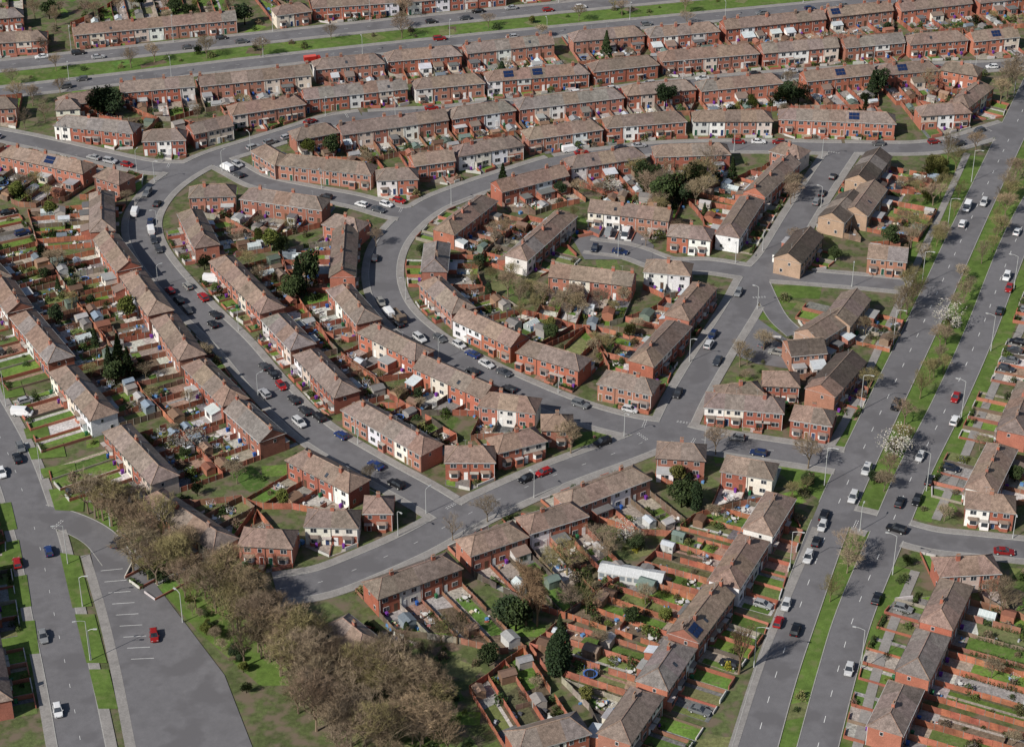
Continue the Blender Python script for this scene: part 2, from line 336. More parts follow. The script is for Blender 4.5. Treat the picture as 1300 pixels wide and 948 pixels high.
def house(bi,b):
    L,D,fl=b['L'],b['D'],b['fl']; y1=D/2; uw=5.0
    n=max(1,round(L/uw))
    if 'h' in fl: n=1
    semi=n<=2
    name='semi_detached_brick_house' if semi else 'terraced_brick_houses'
    if 'm' in fl: name='maisonette_block'
    root=bpy.data.objects.new(name,None); COL.objects.link(root)
    root.location=(b['A'][0],b['A'][1],0); root.rotation_euler=(0,0,math.atan2(b['ex'][1],b['ex'][0]))
    walls,roof,trim,gl,ch,ext=MB(),MB(),MB(),MB(),MB(),MB()
    xs=[L*i/n for i in range(n+1)]
    brick=R.choice(BR) if 'm' not in fl else R.choice([(.38,.26,.185),(.34,.17,.115)])
    rf=R.choice(RF) if 'm' not in fl else R.choice([(.085,.066,.056),(.2,.15,.12),(.095,.075,.064)])
    pw=.65 if 'W' in fl else .26
    ucol=[];rcol=[]
    for i in range(n):
        ucol.append(jit(R.choice(WH)) if R.random()<pw and 'm' not in fl else jit(brick,.06)); rcol.append(jit(rf if R.random()<.8 else R.choice(RF),.09))
    hip=('m' not in fl) and R.random()<.72
    if semi and 'm' not in fl: hip=True
    for i in range(n):
        x0,x1=xs[i],xs[i+1]; c=ucol[i]; cb=c if R.random()<.5 else jit(brick); w=x1-x0
        lowc=c if R.random()<.7 else jit(brick)
        walls.poly([(x1,y1,0),(x0,y1,0),(x0,y1,2.5),(x1,y1,2.5)],lowc); walls.poly([(x1,y1,2.5),(x0,y1,2.5),(x0,y1,EZ),(x1,y1,EZ)],c)
        walls.poly([(x0,-y1,0),(x1,-y1,0),(x1,-y1,EZ),(x0,-y1,EZ)],cb)
        fx=(lambda t,x0=x0,w=w,i=i: x0+w*(t if i%2 else 1-t))
        dc=R.choice([(.75,.75,.73),(.7,.7,.7),(.12,.03,.02),(.03,.05,.12),(.2,.12,.06),(.02,.08,.05)])
        dx=fx(.17); trim.box(dx-.46,dx+.46,y1+.002,y1+.07,0,2.05,(.7,.7,.68)); trim.box(dx-.38,dx+.38,y1+.075,y1+.1,.05,1.98,dc)
        win(trim,gl,fx(.64),.85,1.7,1.2,y1,1); win(trim,gl,fx(.22),3.2,.9,1.05,y1,1); win(trim,gl,fx(.68),3.2,1.4,1.1,y1,1)
        if R.random()<.35:
            ext.box(dx-1,dx+1,y1+.12,y1+1.1,2.15,2.27,jit((.4,.36,.33)),0,True)
            if R.random()<.5: ext.box(dx-.95,dx+.95,y1+.13,y1+1.0,0,2.13,jit(lowc)); gl.poly([(dx+.7,y1+1.01,.9),(dx-.7,y1+1.01,.9),(dx-.7,y1+1.01,2.0),(dx+.7,y1+1.01,2.0)])
        if R.random()<.2 or semi:
            bx=fx(.64); ext.prism([(bx-1.2,y1+.06),(bx+1.2,y1+.06),(bx+.8,y1+.75),(bx-.8,y1+.75)][::-1],0,.85,jit(brick)); ext.prism([(bx-1.15,y1+.06),(bx+1.15,y1+.06),(bx+.76,y1+.7),(bx-.76,y1+.7)][::-1],.85,2.15,(.6,.6,.58)); gl.poly([(bx+.7,y1+.72,1),(bx-.7,y1+.72,1),(bx-.7,y1+.72,2.05),(bx+.7,y1+.72,2.05)])
            ext.prism([(bx-1.35,y1+.06),(bx+1.35,y1+.06),(bx+.95,y1+.9),(bx-.95,y1+.9)][::-1],2.15,2.6,jit(rf),pt=[(bx-1.2,y1+.06),(bx+1.2,y1+.06),(bx+.7,y1+.12),(bx-.7,y1+.12)][::-1])
        win(trim,gl,fx(.65),.9,1.4,1.1,-y1,-1); win(trim,gl,fx(.68),3.2,1.3,1.05,-y1,-1); win(trim,gl,fx(.22),3.4,.7,.8,-y1,-1)
        dx=fx(.2); trim.box(dx-.42,dx+.42,-y1-.06,-y1-.002,0,2.05,R.choice([(.72,.72,.7),(.1,.06,.04)]))
        trim.box(x0+.05,x0+.14,y1+.03,y1+.12,0,EZ-.1,(.6,.6,.58) if R.random()<.5 else (.05,.05,.05)); trim.box(x0+.25,x0+.34,-y1-.12,-y1-.03,0,EZ-.1,(.5,.5,.48) if R.random()<.5 else (.05,.05,.05))
        r=R.random()
        if r<.32:
            e0,e1=x0+.25,x0+w*R.uniform(.5,.9); dd=R.uniform(2.0,3.4); ec=jit(R.choice(WH+BR+BR))
            ext.box(e0,e1,-y1-dd,-y1-.01,0,2.35,ec)
            if R.random()<.5: ext.prism([(e0-.1,-y1-dd-.2),(e1+.1,-y1-dd-.2),(e1+.1,-y1-.02),(e0-.1,-y1-.02)],2.36,2.5,jit(R.choice([(.3,.3,.3),(.42,.42,.42),(.14,.14,.14)])),0,True)
            else:
                ext.poly([(e0-.1,-y1-dd-.2,2.36),(e1+.1,-y1-dd-.2,2.36),(e1+.1,-y1-.02,3.1),(e0-.1,-y1-.02,3.1)],jit(rf if R.random()<.6 else (.5,.52,.54)))
                for xx in(e0,e1): ext.poly([(xx,-y1-dd,2.3),(xx,-y1-.02,2.3),(xx,-y1-.02,3.05)],ec)
            win(trim,gl,(e0+e1)/2,.8,min(1.8,(e1-e0)*.7),1.3,-y1-dd,-1)
        solar=.006
        if b['C'][1]>560: solar=.03
        if R.random()<solar and 'm' not in fl:
            s=1 if b['ey'][1]<0 else -1
            W=D/2+.35
            if (not hip) or (x0>3.2 and x1<L-3.2):
                rp=lambda x,t:(x,s*W*(1-t),EZ+(RZ-EZ)*t+.12)
                for a_ in range(3):
                    for t_ in(.25,.55): gl.poly([rp(x0+.9+a_*1.08,t_),rp(x0+.9+a_*1.08+1.0,t_),rp(x0+.9+a_*1.08+1.0,t_+.27),rp(x0+.9+a_*1.08,t_+.27)],(1,1,1),1)
    for (x,s) in((0,-1),(L,1)):
        c=ucol[0] if s<0 else ucol[-1]
        pts=[(x,-s*y1,0),(x,s*y1,0),(x,s*y1,EZ)]
        if not hip: pts+=[(x,0,RZ-.05)]
        pts+=[(x,-s*y1,EZ)]
        walls.poly(pts,c if R.random()<.7 else jit(brick))
        win(trim,gl,.6,3.3,.7,.9,x,s,'x')
        if R.random()<.5: win(trim,gl,-1.6,1.0,.8,1.0,x,s,'x')
    o=.3; W=D/2+o; X0,X1=(-o,L+o) if hip else (-.15,L+.15); h=min(W*.85,(X1-X0)/2-.15) if hip else 0
    cuts=sorted(set([X0,X1]+xs[1:-1]+([X0+h,X1-h] if hip else [])))
    def rr(x):
        if not hip: return 1
        return max(0,min(1,(x-X0)/h,(X1-x)/h))
    for k in range(len(cuts)-1):
        a,c=cuts[k],cuts[k+1]; ui=min(n-1,max(0,int((a+c)/2/(L/n)))); ra,rc=rr(a),rr(c)
        for s in(1,-1):
            pts=[(a,s*W,EZ),(c,s*W,EZ),(c,s*W*(1-rc),EZ+(RZ-EZ)*rc),(a,s*W*(1-ra),EZ+(RZ-EZ)*ra)]
            if s>0: pts=pts[::-1]
            roof.poly(pts,rcol[ui])
    if hip:
        roof.poly([(X0,-W,EZ),(X0+h,0,RZ),(X0,W,EZ)],rcol[0]); roof.poly([(X1,-W,EZ),(X1,W,EZ),(X1-h,0,RZ)],rcol[-1])
        for (cx,s) in((X0,1),(X1,-1)):
            for sy in(1,-1): roof.tube((cx,sy*W,EZ+.02),(cx+s*h,0,RZ+.02),.1,.1,4,jit((.26,.18,.14)))
    roof.tube((X0+h,0,RZ+.03),(X1-h,0,RZ+.03),.13,.13,5,jit((.27,.19,.15)))
    roof.poly([(X0,-W,EZ-.02),(X1,-W,EZ-.02),(X1,W,EZ-.02),(X0,W,EZ-.02)],(.4,.4,.39))
    gc=R.choice([(.5,.5,.49),(.3,.3,.29),(.06,.055,.05)])
    for s in(1,-1): trim.box(X0,X1,min(s*(W-.06),s*(W+.08)),max(s*(W-.06),s*(W+.08)),EZ-.14,EZ-.03,gc)
    # small roof lights, vents and dormer-like patches of newer tiles
    for i in range(n):
        if R.random()<.18 and xs[i]>h and xs[i+1]<L-h:
            s=R.choice([1,-1]); t0=R.uniform(.2,.45); xa=xs[i]+R.uniform(.6,2.5)
            rp=lambda x,t,e=.03:(x,s*W*(1-t),EZ+(RZ-EZ)*t+e)
            if R.random()<.45: gl.poly([rp(xa,t0,.06),rp(xa+.8,t0,.06),rp(xa+.8,t0+.26,.06),rp(xa,t0+.26,.06)])
            else:
                k=R.choice([.75,1.25]); roof.poly([rp(xa,t0),rp(xa+1.6,t0),rp(xa+1.6,t0+.35),rp(xa,t0+.35)],tuple(v*k for v in rcol[i]))
    for i in range(0,n+1):
        x=xs[i]
        if (semi and i!=1 and n==2) or (n>2 and i%2==(0 if R.random()<.9 else 1) and not(i in(0,n))): continue
        if n==1: x=L/2
        if hip and (x<h*.7 or x>L-h*.7): continue
        x=min(max(x,.5),L-.5)
        if R.random()<.06 or 'm' in fl: continue
        cc=jit(R.choice(BR+[(.22,.15,.12)])); yy=R.choice([0,0,.5,-.5])
        ch.box(x-.42,x+.42,yy-.3,yy+.3,RZ-1.0,RZ+.8,cc); ch.box(x-.48,x+.48,yy-.36,yy+.36,RZ+.801,RZ+.92,jit((.24,.19,.16)))
        for k in range(3): ch.tube((x-.28+.28*k,yy,RZ+.92),(x-.28+.28*k,yy,RZ+1.25),.1,.085,6,jit((.38,.2,.12)),0,True)
        if n==1: break
    for i in range(n):
        if R.random()<.4:
            x=xs[i]+R.uniform(1,3)
            if h<x<L-h: ch.tube((x,0,RZ),(x,0,RZ+1.6),.03,.025,4,(.35,.35,.35)); ch.tube((x-.5,0,RZ+1.5),(x+.5,0,RZ+1.5),.025,.025,4,(.35,.35,.35))
    for nm,mb,ms in(('walls',walls,[M_wall]),('roof',roof,[M_roof]),('doors_frames_gutters',trim,[M_trim]),('window_glass',gl,[M_glass,M_solar]),('chimneys',ch,[M_wall]),('porches_bays_extensions',ext,[M_wall])):
        mb.obj(nm,ms,parent=root)
    b['n']=n; b['xs']=xs; b['brick']=brick
def gardens(bi,b):
    A,ex,ey,D,n,xs=b['A'],b['ex'],b['ey'],b['D'],b['n'],b['xs']; y1=D/2; m='m' in b['fl']
    wp=lambda x,y: tuple(A+ex*x+ey*y)
    def march(x,s,cap):
        d=1.0
        while d<cap:
            p=wp(x,s*(y1+d))
            if roadclear(p,pave=True)<.35 or otherwall(p,bi)<d-.8: break
            d+=.7
        return max(0,d-.7)
    big=b['C'][0]<-70 and b['C'][1]<520
    bk=[march(x,-1,15 if m else (9 if 's' in b['fl'] else 42)) for x in xs]; fr=[march(x,1,16 if big else 9) for x in xs]
    su,fe,fw=MB(),MB(),MB(); zb=.045+(bi%5)*.003
    ang=math.atan2(ex[1],ex[0])
    def quad(i,s0,s1,d0,d1,dep,sgn,z,col,mt):
        def P(s,t):
            x=xs[i]+(xs[i+1]-xs[i])*s; dd=dep[i]+(dep[i+1]-dep[i])*s; return (*wp(x,sgn*(y1+dd*t)),z)
        su.poly([P(s0,d0),P(s1,d0),P(s1,d1),P(s0,d1)],col,mt)
        if s0==0 and s1==1:
            for a_ in range(5):
                k=int(max(dep[i],dep[i+1]))+1
                for c_ in range(k+1):
                    p=P(a_/4,c_/k); occ.add((round(p[0]/1.5),round(p[1]/1.5)))
    def fence(p,q,h,col,post=True):
        p=np.array(p);q=np.array(q);l=np.linalg.norm(q-p)
        if l<.8:return
        k=max(1,round(l/1.9)); u=(q-p)/k
        for j in range(k):
            if R.random()<.05: continue
            a=p+u*j;c=p+u*(j+1); fe.seg(a,c,.06,.03,h+R.uniform(-.1,.06),jit(col,.18))
            if post: fe.prism([(a[0]-.06,a[1]-.06),(a[0]+.06,a[1]-.06),(a[0]+.06,a[1]+.06),(a[0]-.06,a[1]+.06)],0,h+.1,(.25,.23,.2) if R.random()<.6 else jit(col))
    bfc=R.choice(FEN[:4]+[FEN[7]])
    for i in range(n):
        dm=(bk[i]+bk[i+1])/2
        def P(s,d,sgn=-1):
            x=xs[i]+(xs[i+1]-xs[i])*s; return wp(x,sgn*(y1+d))
        if dm>2:
            style=R.random(); base=jit(R.choice(LAWN),.15) if style<.58 else (jit(R.choice(PAV),.12) if style<.78 else jit(R.choice(SOIL),.15)); lm=1 if style<.58 else 0
            quad(i,0,1,0,1,bk,-1,zb,base,lm)
            pd=min(1,R.uniform(2.2,6)/dm); quad(i,.02,.98,0,pd,bk,-1,zb+.022,jit(R.choice(PAV),.12),0)
            if R.random()<.7:
                s=R.choice([0,.86]); quad(i,s,s+.14,pd,1,bk,-1,zb+.026,jit(R.choice(SOIL),.2),0)
            if R.random()<.45 :
                s=R.choice([.15,.45,.72]); quad(i,s,s+.15,pd,.95,bk,-1,zb+.030,jit(R.choice(PAV)),0)
            if R.random()<.7 and dm>8:
                e=R.uniform(.6,.85); quad(i,.03,.97,e,.99,bk,-1,zb+.034,jit(R.choice(PAV+SOIL+LAWN),.15),0)
            if R.random()<.5 and dm>9:
                e=R.uniform(.35,.6); quad(i,R.uniform(.05,.3),R.uniform(.6,.95),e,e+R.uniform(.06,.18),bk,-1,zb+.038,jit(R.choice(SOIL+PAV+LAWN),.2),0)
            fc=bfc if R.random()<.6 else R.choice(FEN); fh=R.choice([1.1,1.4,1.6,1.7])
            fence(P(0,.2),P(0,bk[i]),fh,fc)
            if i==n-1: fence(P(1,.2),P(1,bk[i+1]),fh,fc)
            fence(P(0,bk[i]),P(1,bk[i+1]),1.7,fc)
            if dm>12 and R.random()<.35: e=dm*R.uniform(.4,.7); fence(P(0.05,e),P(.7,e),R.choice([.7,.9,1.4]),R.choice(FEN))
            dmin=min(bk[i],bk[i+1])
            if dmin>7 and R.random()<.55: spots.append((*P(R.choice([.28,.72]),dmin-1.7),ang+R.choice([0,math.pi/2]),'shed'))
            if dmin>12 and R.random()<.25: spots.append((*P(R.choice([.25,.75]),dmin*R.uniform(.4,.7)),ang+R.choice([0,math.pi/2]),'shed'))
            if dmin>10 and R.random()<.07: spots.append((*P(R.uniform(.35,.65),dmin-R.uniform(4,6)),ang+math.pi/2,'greenhouse'))
            if dmin>9 and R.random()<.09: spots.append((*P(.5,dmin*R.uniform(.45,.65)),ang,'trampoline'))
            if dmin>5 and R.random()<.45: spots.append((*P(R.uniform(.3,.7),R.uniform(4.0,5)),ang,'table'))
            if R.random()<.6: spots.append((*P(R.uniform(.1,.9),.6),ang,'bin'))
            for _ in range(R.choice([0,1,2,3,4])): spots.append((*P(R.uniform(.1,.9),R.uniform(1.2,max(1.5,dm-.8))),R.uniform(0,6.28),'clutter'))
            if dm>6 and R.random()<.2: spots.append((*P(R.uniform(.4,.6),R.uniform(5,max(5.1,dm-3))),ang,'washing'))
            for _ in range(int(R.choice([0,1,2,3,4,5,7])*(dm/14))):
                s=R.choice([R.uniform(.08,.2),R.uniform(.8,.92),R.uniform(.1,.9)]); spots.append((*P(s,R.uniform(4.2,max(4.5,dm-.8))),0,'shrub'))
            if dm>9 and R.random()<.17: spots.append((*P(R.uniform(.2,.8),R.uniform(7,dm-1)),0,R.choice(['smalltree','smalltree','olivetree','evergreen','conifer'])))
            if R.random()<.10 and dm>8:
                q0,q1=P(.05,4.5),P(.05,dm-1); k=int((dm-5)/.9)
                for j in range(k): spots.append((q0[0]+(q1[0]-q0[0])*j/max(1,k),q0[1]+(q1[1]-q0[1])*j/max(1,k),0,'hedge'))
        fm=(fr[i]+fr[i+1])/2
        if fm>1.5:
            drive=R.random()<.55
            quad(i,0,1,0,1,fr,1,zb+.001,jit(R.choice(PAV),.12) if drive else jit(R.choice(LAWN),.12),0 if drive else 1)
            if not drive:
                s=.05 if i%2 else .72; quad(i,s,s+.22,0,1,fr,1,zb+.024,jit(R.choice(PAV)),0)
            elif R.random()<.5: quad(i,.6,.97,.1,.9,fr,1,zb+.024,jit(R.choice(LAWN)),1)
            fmin=min(fr[i],fr[i+1])
            c=jit(R.choice(BR),.1) if R.random()<.5 else R.choice(FEN); h=R.choice([.6,.8,1.0])
            fw.seg(P(0,.3,1),P(0,max(.5,fr[i]-.1),1),.14,.02,h,c)
            a,q=np.array(P(.0,fr[i]-.1,1)),np.array(P(1,fr[i+1]-.1,1))
            fw.seg(a,a+(q-a)*(.45 if drive else .7),.2,.02,h,jit(R.choice(BR) if R.random()<.6 else (.5,.48,.45),.1))
            if drive and fmin>5.4 and R.random()<.5 and not m:
                cars.append((*P(R.uniform(.42,.6),max(3.0,fmin-2.6),1),ang+math.pi/2+(math.pi if R.random()<.5 else 0),'car'))
            if R.random()<.5: spots.append((*P(R.uniform(.1,.9),R.uniform(.9,max(1,fm-.6)),1),0,'shrub'))
            if R.random()<.16: 
                for j in range(5): spots.append((*P(.06+.17*j,fm-.5,1),0,'hedge'))
            if R.random()<.5: spots.append((*P(R.uniform(.1,.9),.9,1),ang,'bin'))
    su.obj('garden_ground',[M_patch,M_lawn]); fe.obj('garden_fence',[M_fence]); fw.obj('garden_wall',[M_wall])
for i,b in enumerate(blocks): house(i,b)
for i,b in enumerate(blocks): gardens(i,b)
print('houses',time.time()-T0,len(blocks))
lf=MB(); cnt=0
for _ in range(5200):
    u,v=R.uniform(-40,1340),R.uniform(-5,960); x,y=G(u,v)
    c=(round(x/1.5),round(y/1.5))
    if any((c[0]+i,c[1]+j) in occ for i in(-1,0,1) for j in(-1,0,1)): continue
    if roadclear((x,y),pave=True)<1.5 or inside_any((x,y),1.5): continue
    if u>1080 and v<560 or (u<500 and v>590 and u<v-300): continue   # verges, park, tree belt
    if 60<u<150 and v>680: continue
    if R.random()<.5: spots.append((x,y,0,'shrub'))
    if R.random()<.4:
        a=R.uniform(0,6.28); w_,l_=R.uniform(1,3),R.uniform(1.5,5); ca,sa=math.cos(a),math.sin(a)
        lf.poly([(x+ca*p-sa*q,y+sa*p+ca*q,.0124+.00001*cnt) for p,q in((-l_,-w_),(l_,-w_),(l_,w_),(-l_,w_))],jit(R.choice(LAWN+LAWN+SOIL),.15),1); cnt+=1
    if R.random()<.10: spots.append((x,y,0,R.choice(['smalltree','evergreen','olivetree'])))
lf.obj('rough_grass',[M_patch,M_lawn])
# ------------------------------------------------------------------ plants
def bare_tree(seed,h,spread,tw=14,narrow=False):
    r=random.Random(seed); b=MB(); bark=(.19,.155,.12)
    def twig(p,d,n,l):
        for _ in range(n):
            v=(d*.6+Vector((r.gauss(0,.6),r.gauss(0,.6),r.gauss(.1,.5)))).normalized(); q=p+v*l*r.uniform(.4,1.25)
            s=v.orthogonal().normalized()*r.uniform(.009,.024); c=r.uniform(.5,1.6)
            b.poly([tuple(p-s),tuple(p+s),tuple(q)],(.22*c,.175*c,.13*c),0)
            v2=(v+Vector((r.gauss(0,.6),r.gauss(0,.6),r.gauss(0,.5)))).normalized(); m=p.lerp(q,.5); q2=m+v2*l*.6
            b.poly([tuple(m-s*.8),tuple(m+s*.8),tuple(q2)],(.245*c,.195*c,.145*c),0)
    def rec(p,d,l,rad,lev):
        q=p+d*l; b.tube(p,q,rad,rad*.65,5 if lev<2 else 3,bark)
        if lev>=2: twig(p.lerp(q,.6),d,max(2,tw//3),l*.7+.3)
        if lev==4: twig(q,d,tw,max(.8,l*.9)); return
        k=4 if lev<2 else 3
        for i in range(k):
            if lev>=2 and r.random()<.12: continue
            a=2*math.pi*(i+r.random()*.6)/k; t=r.uniform(.35,.8)*spread
            side=Vector((math.cos(a),math.sin(a),0)); nd=(d*(1.0)+side*t+Vector((0,0,.12))).normalized()
            rec(q if i else p.lerp(q,.85),nd,l*r.uniform(.66,.9),rad*.62,lev+1)
    rec(Vector((0,0,0)),Vector((r.uniform(-.05,.05),r.uniform(-.05,.05),1)).normalized(),h*.26,h*.022,0)
    return b.mesh('bare_tree_mesh',[M_bark])
def leafy(seed,h,rad,kind,n,ls):
    r=random.Random(seed); b=MB(); b.tube((0,0,0),(0,0,h*.45),h*.025+.03,h*.015+.02,6,(.12,.09,.06),1)
    if kind=='round':
        blobs=[(Vector((r.uniform(-.55,.55)*rad,r.uniform(-.55,.55)*rad,h*r.uniform(.42,.8))),rad*r.uniform(.32,.6)) for _ in range(9)]
        for bl in blobs: b.tube((0,0,h*.3),tuple(bl[0]),.05+h*.006,.03,4,(.12,.09,.06),1)
    for i in range(n):
        if kind=='round':
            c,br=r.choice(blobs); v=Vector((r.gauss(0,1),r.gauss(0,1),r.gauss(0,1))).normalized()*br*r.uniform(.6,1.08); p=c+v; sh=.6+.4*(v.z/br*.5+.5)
        elif kind=='cone':
            t=r.random()**.75; a=r.uniform(0,6.283); rr_=rad*(1-t)*(.82+.18*math.sin(t*34+a*2))*r.uniform(.7,1.05)+.05; p=Vector((math.cos(a)*rr_,math.sin(a)*rr_,h*(.06+.94*t))); sh=r.uniform(.6,1)
        elif kind=='shrub':
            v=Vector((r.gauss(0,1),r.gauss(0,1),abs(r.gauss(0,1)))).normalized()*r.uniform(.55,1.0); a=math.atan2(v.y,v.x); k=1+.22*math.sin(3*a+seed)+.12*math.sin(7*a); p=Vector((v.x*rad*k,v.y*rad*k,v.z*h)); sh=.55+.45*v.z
        else:
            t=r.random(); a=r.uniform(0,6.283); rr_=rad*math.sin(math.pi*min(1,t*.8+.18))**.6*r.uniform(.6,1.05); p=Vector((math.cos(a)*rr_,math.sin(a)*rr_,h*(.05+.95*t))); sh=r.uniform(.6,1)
        u=Vector((r.gauss(0,1),r.gauss(0,1),r.gauss(0,1))).normalized(); w=u.orthogonal().normalized()
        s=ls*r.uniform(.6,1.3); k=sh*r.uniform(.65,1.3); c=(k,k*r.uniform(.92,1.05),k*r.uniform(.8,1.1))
        b.poly([tuple(p-u*s),tuple(p-w*s*.6),tuple(p+u*s),tuple(p+w*s*.6)],c,0)
    return b.mesh('foliage_mesh',[M_leaf,M_bark])
BARE=[bare_tree(s,10,sp,13) for s,sp in((1,1.0),(2,1.15),(3,.9),(4,1.05),(5,1.2),(6,1.0))]
POP=[bare_tree(s,12,.38,20) for s in(8,9)]
SMALL=[bare_tree(s,4.5,1.1,7) for s in(21,22,23)]
BLOS=[leafy(s,5.5,2.8,'round',1000,.12) for s in (31,32)]
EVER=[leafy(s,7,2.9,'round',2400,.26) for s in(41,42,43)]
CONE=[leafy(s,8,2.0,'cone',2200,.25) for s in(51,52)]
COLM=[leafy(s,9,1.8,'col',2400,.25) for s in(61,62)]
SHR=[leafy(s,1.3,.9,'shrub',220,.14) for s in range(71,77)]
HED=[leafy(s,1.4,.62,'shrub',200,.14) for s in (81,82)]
GREENS=[(.07,.1,.032),(.085,.12,.036),(.06,.085,.032),(.13,.16,.042),(.12,.115,.055),(.16,.16,.065),(.05,.08,.028),(.17,.13,.09),(.15,.12,.085)]
def tree(x,y,h,kind):
    rz=R.uniform(0,6.28); j=R.uniform(.9,1.1)
    if kind=='bare': k=R.uniform(.75,1.25); put(R.choice(BARE),'bare_tree',(x,y,0),rz,(h/10*j,h/10,h/10),color=(k*R.uniform(.98,1.08),k*.98,k*R.uniform(.82,.95)))
    elif kind=='olive': put(R.choice(BARE),'budding_tree',(x,y,0),rz,(h/10*j,h/10,h/10),color=(.98,1.04,.68))
    elif kind=='blos': 
        k=R.uniform(.38,.5); put(R.choice(BLOS),'blossom_tree',(x,y,0),rz,h/5.5,color=(k,k*.95,k*.86)); 
    elif kind=='pop': put(R.choice(POP),'poplar_tree',(x,y,0),rz,h/12,color=(1.1,.92,.75))
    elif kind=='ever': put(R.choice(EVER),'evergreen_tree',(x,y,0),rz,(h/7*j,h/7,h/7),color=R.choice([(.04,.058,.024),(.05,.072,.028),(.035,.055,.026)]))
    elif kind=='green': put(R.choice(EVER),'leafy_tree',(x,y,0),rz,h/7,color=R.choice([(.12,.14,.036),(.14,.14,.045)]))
    elif kind=='cone': put(R.choice(CONE),'conifer_tree',(x,y,0),rz,(h/8*j,h/8*j,h/8),color=R.choice([(.035,.054,.024),(.045,.068,.027)]))
    elif kind=='col': put(R.choice(COLM),'cypress_tree',(x,y,0),rz,h/9,color=(.035,.058,.027))
    elif kind=='small': k=R.uniform(.8,1.3); put(R.choice(SMALL),'small_bare_tree',(x,y,0),rz,h/4.5,color=(k,k,k*.9))
TR='''150 445 11 cone|138 458 10 cone|162 460 10 cone|145 470 8 ever|160 390 7 green|378 350 12 cone|388 342 11 ever|372 365 8 ever|130 128 10 ever|112 132 9 ever|143 130 9 ever|875 620 9 col|866 625 8 ever|884 628 8 col|
712 825 11 col|706 832 10 col|645 772 10 ever|655 778 9 ever|675 752 14 pop|668 765 12 pop|682 765 12 pop|770 56 9 cone|1115 102 10 ever|1108 108 9 cone|1000 116 9 ever|988 122 8 ever|1014 120 8 ever|845 122 9 ever|955 128 5 green|629 217 7 cone|
235 558 8 blos|775 235 6 blos|760 240 6 bare|735 238 6 bare|640 290 9 bare|628 298 8 bare|740 565 10 bare|605 635 8 bare|555 658 7 bare|765 682 9 bare|720 708 9 olive|700 715 7 olive|745 760 8 olive|580 795 9 bare|940 825 12 pop|915 543 9 bare|1032 558 10 bare|1100 412 6 bare|
820 300 6 bare|1010 245 8 bare|1000 230 7 bare|660 372 9 bare|645 360 8 bare|690 372 8 bare|680 385 7 olive|650 345 8 olive|930 215 8 cone|900 205 10 bare|1275 760 10 bare|1260 750 8 bare|1180 100 9 bare|1282 100 14 bare|1296 92 13 bare|1272 112 11 bare|
1137 562 9 blos|1150 522 8 bare|1170 488 8 olive|1207 402 8 blos|1195 425 7 bare|1078 692 9 bare|1225 370 7 bare|1248 320 7 bare|1283 232 9 bare|1278 258 9 bare|1268 285 7 olive|1130 590 7 bare|1215 385 7 bare|1048 745 7 olive|1290 215 8 bare|
1160 365 11 olive|1165 380 10 bare|1152 352 8 olive|1240 180 8 bare|1205 185 9 bare|1215 200 9 olive|1195 235 9 olive|1186 245 8 bare|1165 285 8 olive|1158 300 8 bare|940 448 8 bare|970 432 6 small|1040 300 4 small|315 330 7 olive|347 305 7 green|358 312 7 ever|330 300 5 green|
55 55 7 bare|165 72 8 bare|195 65 8 bare|262 60 8 bare|330 58 8 bare|510 35 8 bare|512 8 8 bare|420 40 6 bare|505 20 7 bare|735 15 7 bare|790 8 7 bare|620 25 6 bare|120 12 7 bare|150 8 7 bare|70 20 8 bare|310 18 8 ever|288 10 7 bare|455 2 7 bare|70 78 7 bare|15 100 7 bare|870 5 7 bare|
30 232 8 bare|45 228 7 olive|20 240 6 green|60 245 6 olive|65 265 5 green|70 330 8 bare|55 320 6 ever|240 15 6 ever|420 185 7 ever|385 180 6 green|240 505 5 small|295 595 5 small|470 600 5 small|
115 470 6 olive|505 500 6 olive|600 340 6 olive|600 355 5 olive|755 430 5 olive|700 420 5 ever|1005 100 7 bare|250 140 6 bare|60 140 8 bare|30 150 7 bare|40 120 8 bare|20 115 8 bare|75 108 6 bare|160 250 5 bare|490 300 6 bare|530 500 4 ever|805 780 5 ever|800 675 6 blos|770 700 6 bare|725 760 8 bare|820 755 5 small|
1060 320 5 ever|1145 390 9 bare|1130 300 7 ever|1210 345 5 small|1180 215 7 green|835 255 8 bare|845 780 4 green|905 650 4 small|1245 560 5 bare|1200 650 5 small|1290 600 5 ever|330 350 6 small|260 330 5 ever|300 300 6 bare|610 330 5 ever|800 420 5 green|860 300 6 bare|560 800 7 olive|620 830 6 ever|760 810 5 small|250 620 4 ever|180 560 4 green|770 435 6 olive|720 395 6 bare|240 450 6 small|90 380 6 olive|70 400 6 ever|190 500 5 olive|300 600 6 bare|860 600 5 green|1000 300 6 bare|700 230 5 ever|550 320 4 ever'''
for tok in TR.replace('\n','').split('|'):
    w=tok.split()
    if len(w)<4: continue
    u,v,h=map(float,w[:3]); x,y=G(u,v,h*.5)
    for _ in range(8):
        if inside_any((x,y),.8):
            d,q=segd(np.array((x,y)),BA,BB); k=int(np.argmin(d-BD)); dv=np.array((x,y))-q[k]; dv/=max(.01,np.linalg.norm(dv)); x+=dv[0]*1.2; y+=dv[1]*1.2
        elif roadclear((x,y))<.4:
            d,q=segd(np.array((x,y)),SA_,SB_); k=int(np.argmin(d-SW_)); dv=np.array((x,y))-q[k]; dv/=max(.01,np.linalg.norm(dv)); x+=dv[0]*1.2; y+=dv[1]*1.2
        else: break
    tree(x,y,h*R.uniform(.93,1.07),w[3])
